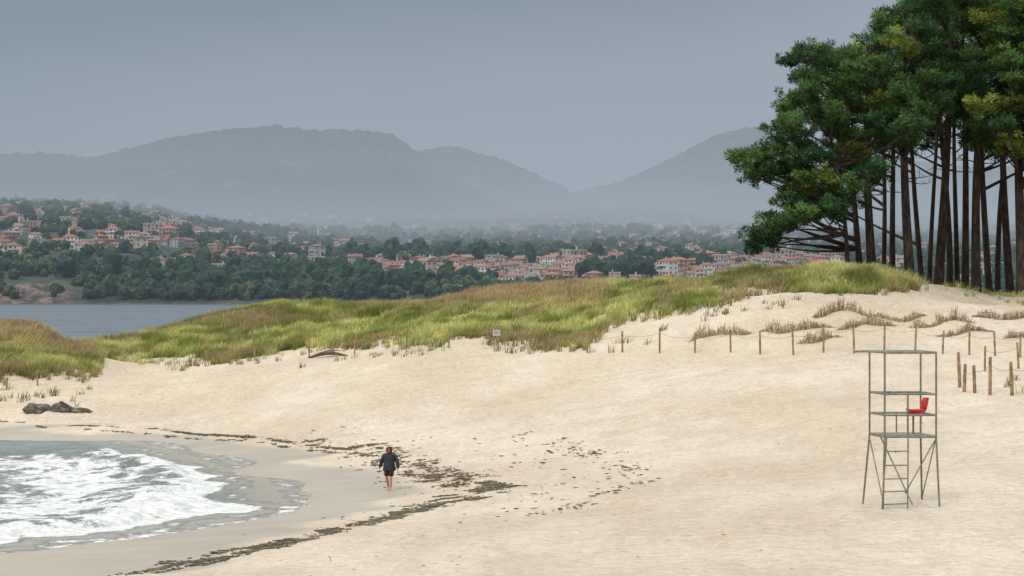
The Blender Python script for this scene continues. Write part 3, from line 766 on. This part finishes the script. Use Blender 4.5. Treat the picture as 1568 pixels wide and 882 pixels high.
ed=[i*nw for i in range(n)];ed2=[i*nw+nw-1 for i in range(n)]
for e in (ed,ed2,list(range(nw)),list(range((n-1)*nw,n*nw))):
    for a,b_ in zip(e[:-1],e[1:]): Q.append([a,b_,b_+n*nw,a+n*nw])
mb.add(V,Q,None,0);so_=part(mb,'seat',[seatm],True)
mb=MB();bar(mb,(sx0-.1,-.1,sz0-.03),(sx0-.1,-.1,zb(667)+.05),.03);bar(mb,(sx0-.3,-.1,sz0-.03),(sx0+.25,-.1,sz0-.03),.02);bar(mb,(sx0-.1,-dy,zb(634)),(sx0-.1,dy,zb(634)),.02)
part(mb,'seat_support',[steel])

# ---------------- person ----------------
PX_,PY_,PZ_=hit(596,751)
pe=bpy.data.objects.new('walking_person',None);scene.collection.objects.link(pe);pe.location=(PX_,PY_,PZ_+.0);pe.rotation_euler=(0,0,math.radians(-14))
skin=simple('skin',(.42,.2,.13),.55,.1,8);jack=simple('dark_jacket',(.012,.014,.022),.7,.4,9);shortm=simple('shorts_cloth',(.07,.012,.02),.8,.3,9);hoodm=simple('red_hood_lining',(.32,.02,.025),.7,.2,9);dark=simple('dark_detail',(.02,.015,.015),.5,.2)
J={'pel':(0,0,.92,.125,.10),'wai':(0,0,1.04,.125,.1),'che':(0,0,1.26,.15,.11),'nb':(0,0,1.40,.10,.08),'nk':(0,-.01,1.47,.058,.058),'hd':(0,-.03,1.545,.083,.092),'ht':(0,-.025,1.63,.07,.078),
'sL':(.18,0,1.37,.068,.068),'eL':(.315,.05,1.12,.052,.052),'wL':(.37,-.03,.89,.034,.03),'pL':(.38,-.05,.82,.036,.022),
'sR':(-.18,0,1.37,.068,.068),'eR':(-.32,.06,1.12,.052,.052),'wR':(-.385,.03,.89,.034,.03),'pR':(-.395,.02,.82,.036,.022),
'hL':(.095,0,.85,.095,.095),'kL':(.10,-.12,.49,.058,.06),'cL':(.10,-.115,.36,.055,.058),'aL':(.095,-.13,.09,.036,.04),'tL':(.10,-.30,.035,.042,.026),
'hR':(-.095,0,.85,.095,.095),'kR':(-.095,-.02,.48,.058,.06),'cR':(-.095,.06,.36,.055,.058),'aR':(-.09,.19,.13,.036,.04),'tR':(-.09,.08,.03,.042,.026)}
E=[('pel','wai'),('wai','che'),('che','nb'),('nb','nk'),('nk','hd'),('hd','ht'),('nb','sL'),('sL','eL'),('eL','wL'),('wL','pL'),('nb','sR'),('sR','eR'),('eR','wR'),('wR','pR'),('pel','hL'),('hL','kL'),('kL','cL'),('cL','aL'),('aL','tL'),('pel','hR'),('hR','kR'),('kR','cR'),('cR','aR'),('aR','tR')]
ks=list(J);me=bpy.data.meshes.new('body');me.from_pydata([J[k][:3] for k in ks],[(ks.index(a),ks.index(b_)) for a,b_ in E],[])
bo=bpy.data.objects.new('body',me);scene.collection.objects.link(bo);bo.parent=pe
mo=bo.modifiers.new('s','SKIN')
for i,k in enumerate(ks): me.skin_vertices[0].data[i].radius=J[k][3:5]
me.skin_vertices[0].data[0].use_root=True
su=bo.modifiers.new('u','SUBSURF');su.levels=2;su.render_levels=2
dg=bpy.context.evaluated_depsgraph_get();ev=bo.evaluated_get(dg);nm=bpy.data.meshes.new_from_object(ev)
bo.modifiers.clear();bo.data=nm
nm.materials.clear()
for mm in (skin,jack,shortm,dark): nm.materials.append(mm)
for p_ in nm.polygons:
    c_=p_.center;p_.use_smooth=True
    if c_.z>1.43: p_.material_index=0
    elif abs(c_.x)>.25 and c_.z<.88: p_.material_index=0
    elif c_.z>.8: p_.material_index=1
    elif c_.z>.56: p_.material_index=2
    else: p_.material_index=0
def loft(name,rings,mat,sides=20,open_front=None,sm=True):
    V=[];
    for (cx_,cy_,z_,rx,ry) in rings:
        for j in range(sides):
            a=j/sides*2*np.pi;V.append((cx_+rx*math.cos(a),cy_+ry*math.sin(a),z_))
    Q=[]
    for i in range(len(rings)-1):
        for j in range(sides):
            k=(j+1)%sides
            if open_front and open_front(i,j/sides*2*math.pi): continue
            Q.append([i*sides+j,i*sides+k,(i+1)*sides+k,(i+1)*sides+j])
    mb=MB();mb.add(V,Q,None,0);o=mb.build(name,[mat],sm);o.parent=pe
    so=o.modifiers.new('t','SOLIDIFY');so.thickness=.012;return o
loft('jacket',[(0,0,.77,.255,.185),(0,0,.80,.262,.19),(0,0,.92,.24,.17),(0,0,1.04,.222,.155),(0,0,1.2,.225,.155),(0,0,1.33,.225,.145),(0,0,1.41,.165,.115),(0,0,1.455,.1,.09)],jack)
def limb(name,pts,mat):
    mb=MB();P=np.array([p_[:3] for p_ in pts]);mb.tube(P,[p_[3] for p_ in pts],14,0,cap=False);o=mb.build(name,[mat],True);o.parent=pe
    so=o.modifiers.new('t','SOLIDIFY');so.thickness=.008
limb('sleeve_l',[(.13,0,1.38,.09),(.2,.01,1.33,.095),(.315,.05,1.12,.085),(.35,-.0,.98,.07),(.37,-.028,.895,.06)],jack)
limb('sleeve_r',[(-.13,0,1.38,.09),(-.2,.01,1.33,.095),(-.32,.06,1.12,.085),(-.36,.04,.98,.07),(-.385,.03,.895,.06)],jack)
limb('shorts_leg_l',[(.085,0,.88,.115),(.095,-.03,.76,.11),(.10,-.085,.575,.098)],shortm)
limb('shorts_leg_r',[(-.085,0,.88,.115),(-.095,-.005,.76,.11),(-.095,-.015,.57,.098)],shortm)
of=lambda i,a: 1<=i<=4 and math.radians(222)<a<math.radians(318)
loft('hood',[(0,.01,1.42,.12,.11),(0,.0,1.47,.108,.112),(0,-.01,1.53,.118,.13),(0,-.015,1.59,.12,.132),(0,-.01,1.65,.1,.115),(0,-.0,1.69,.065,.075),(0,0,1.705,.012,.015)],jack,24,of)
mb=MB();a=np.linspace(0,2*np.pi,21);mb.tube(np.stack([.084*np.sin(a),-.125+.0*a,1.56+.094*np.cos(a)],1),.024,6,0,cap=False);o=mb.build('hood_trim',[hoodm],True);o.parent=pe
mb=MB()
mb.tube(np.array([[0,-.115,1.575],[0,-.135,1.55],[0,-.115,1.54]]),[.008,.014,.01],6,0)
o=mb.build('nose',[skin],True);o.parent=pe
mb=MB()
for sx in(-.03,.03): mb.box((sx,-.114,1.585),(.024,.012,.012))
mb.box((0,-.118,1.515),(.045,.01,.01));o=mb.build('eyes_and_mouth',[dark]);o.parent=pe
for sd,wr in ((1,J['pL']),(-1,J['pR'])):
    mb=MB()
    for k,(dyf,l) in enumerate(((-.028,.07),(-.01,.08),(.01,.075),(.027,.06))):
        b0=np.array([wr[0],wr[1]+dyf,wr[2]-.02]);mb.tube(np.array([b0,b0+[-sd*.004,0,-l*.5],b0+[-sd*.022,-.005,-l]]),[.0095,.009,.007],6)
    b0=np.array([wr[0]-sd*.005,wr[1]-.03,wr[2]+.03]);mb.tube(np.array([b0,b0+[-sd*.01,-.025,-.03],b0+[-sd*.015,-.03,-.06]]),[.012,.011,.008],6)
    o=mb.build('fingers',[skin],True);o.parent=pe

# ---------------- world, sun, camera ----------------
w=bpy.data.worlds.new('World');scene.world=w;w.use_nodes=True;nt=w.node_tree;nt.nodes.clear()
out=nt.nodes.new('ShaderNodeOutputWorld');bg=nt.nodes.new('ShaderNodeBackground')
sky=nt.nodes.new('ShaderNodeTexSky');sky.sky_type='NISHITA';sky.sun_disc=False;sky.sun_elevation=math.radians(48);sky.sun_rotation=math.radians(215)
tc=nt.nodes.new('ShaderNodeTexCoord');sp=nt.nodes.new('ShaderNodeSeparateXYZ');L(nt,tc.outputs['Generated'],sp.inputs[0])
nz=noise(nt,3.0,5,.55,vec=tc.outputs['Generated'],stretch=(1,1,3.5))
zz=math_(nt,'ADD',sp.outputs[2],math_(nt,'MULTIPLY',math_(nt,'SUBTRACT',nz,.5),.11))
xx=math_(nt,'MULTIPLY',sp.outputs[0],-.18);zz=math_(nt,'ADD',zz,xx)
cr=nt.nodes.new('ShaderNodeValToRGB');L(nt,zz,cr.inputs[0])
e=cr.color_ramp.elements;e[0].position=0;e[0].color=(.56,.58,.61,1);e[1].position=1;e[1].color=(1.95,1.92,1.87,1)
for p_,c_ in ((.05,(.53,.55,.58,1)),(.09,(.44,.465,.49,1)),(.14,(.22,.26,.28,1)),(.2,(.26,.3,.32,1)),(.4,(.98,.99,.99,1))):
    n_=e.new(p_);n_.color=c_
m1=nt.nodes.new('ShaderNodeMix');m1.data_type='RGBA';m1.blend_type='MIX'
sc_=nt.nodes.new('ShaderNodeMix');sc_.data_type='RGBA';sc_.blend_type='MULTIPLY';sc_.inputs[0].default_value=1;sc_.inputs[7].default_value=(.1,.1,.1,1)
L(nt,sky.outputs[0],sc_.inputs[6]);m1.inputs[0].default_value=.92;L(nt,sc_.outputs[2],m1.inputs[6]);L(nt,cr.outputs[0],m1.inputs[7])
L(nt,m1.outputs[2],bg.inputs[0]);bg.inputs[1].default_value=1.0;L(nt,bg.outputs[0],out.inputs[0])
sl=bpy.data.lights.new('sun','SUN');sl.energy=1.5;sl.angle=math.radians(14);sl.color=(1,.95,.88)
so=bpy.data.objects.new('sun',sl);scene.collection.objects.link(so)
az=math.radians(215);el=math.radians(48)
dirv=Vector((math.sin(az)*math.cos(el),math.cos(az)*math.cos(el),math.sin(el)))
so.rotation_euler=dirv.to_track_quat('Z','Y').to_euler()
cam=bpy.data.cameras.new('camera');cam.lens=F/1568*36;cam.sensor_width=36;cam.clip_end=20000;cam.clip_start=.5
co=bpy.data.objects.new('camera',cam);scene.collection.objects.link(co);co.location=(0,0,CH);co.rotation_euler=(math.pi/2,0,0);scene.camera=co
scene.view_settings.view_transform='Standard';scene.view_settings.look='None';scene.view_settings.exposure=0
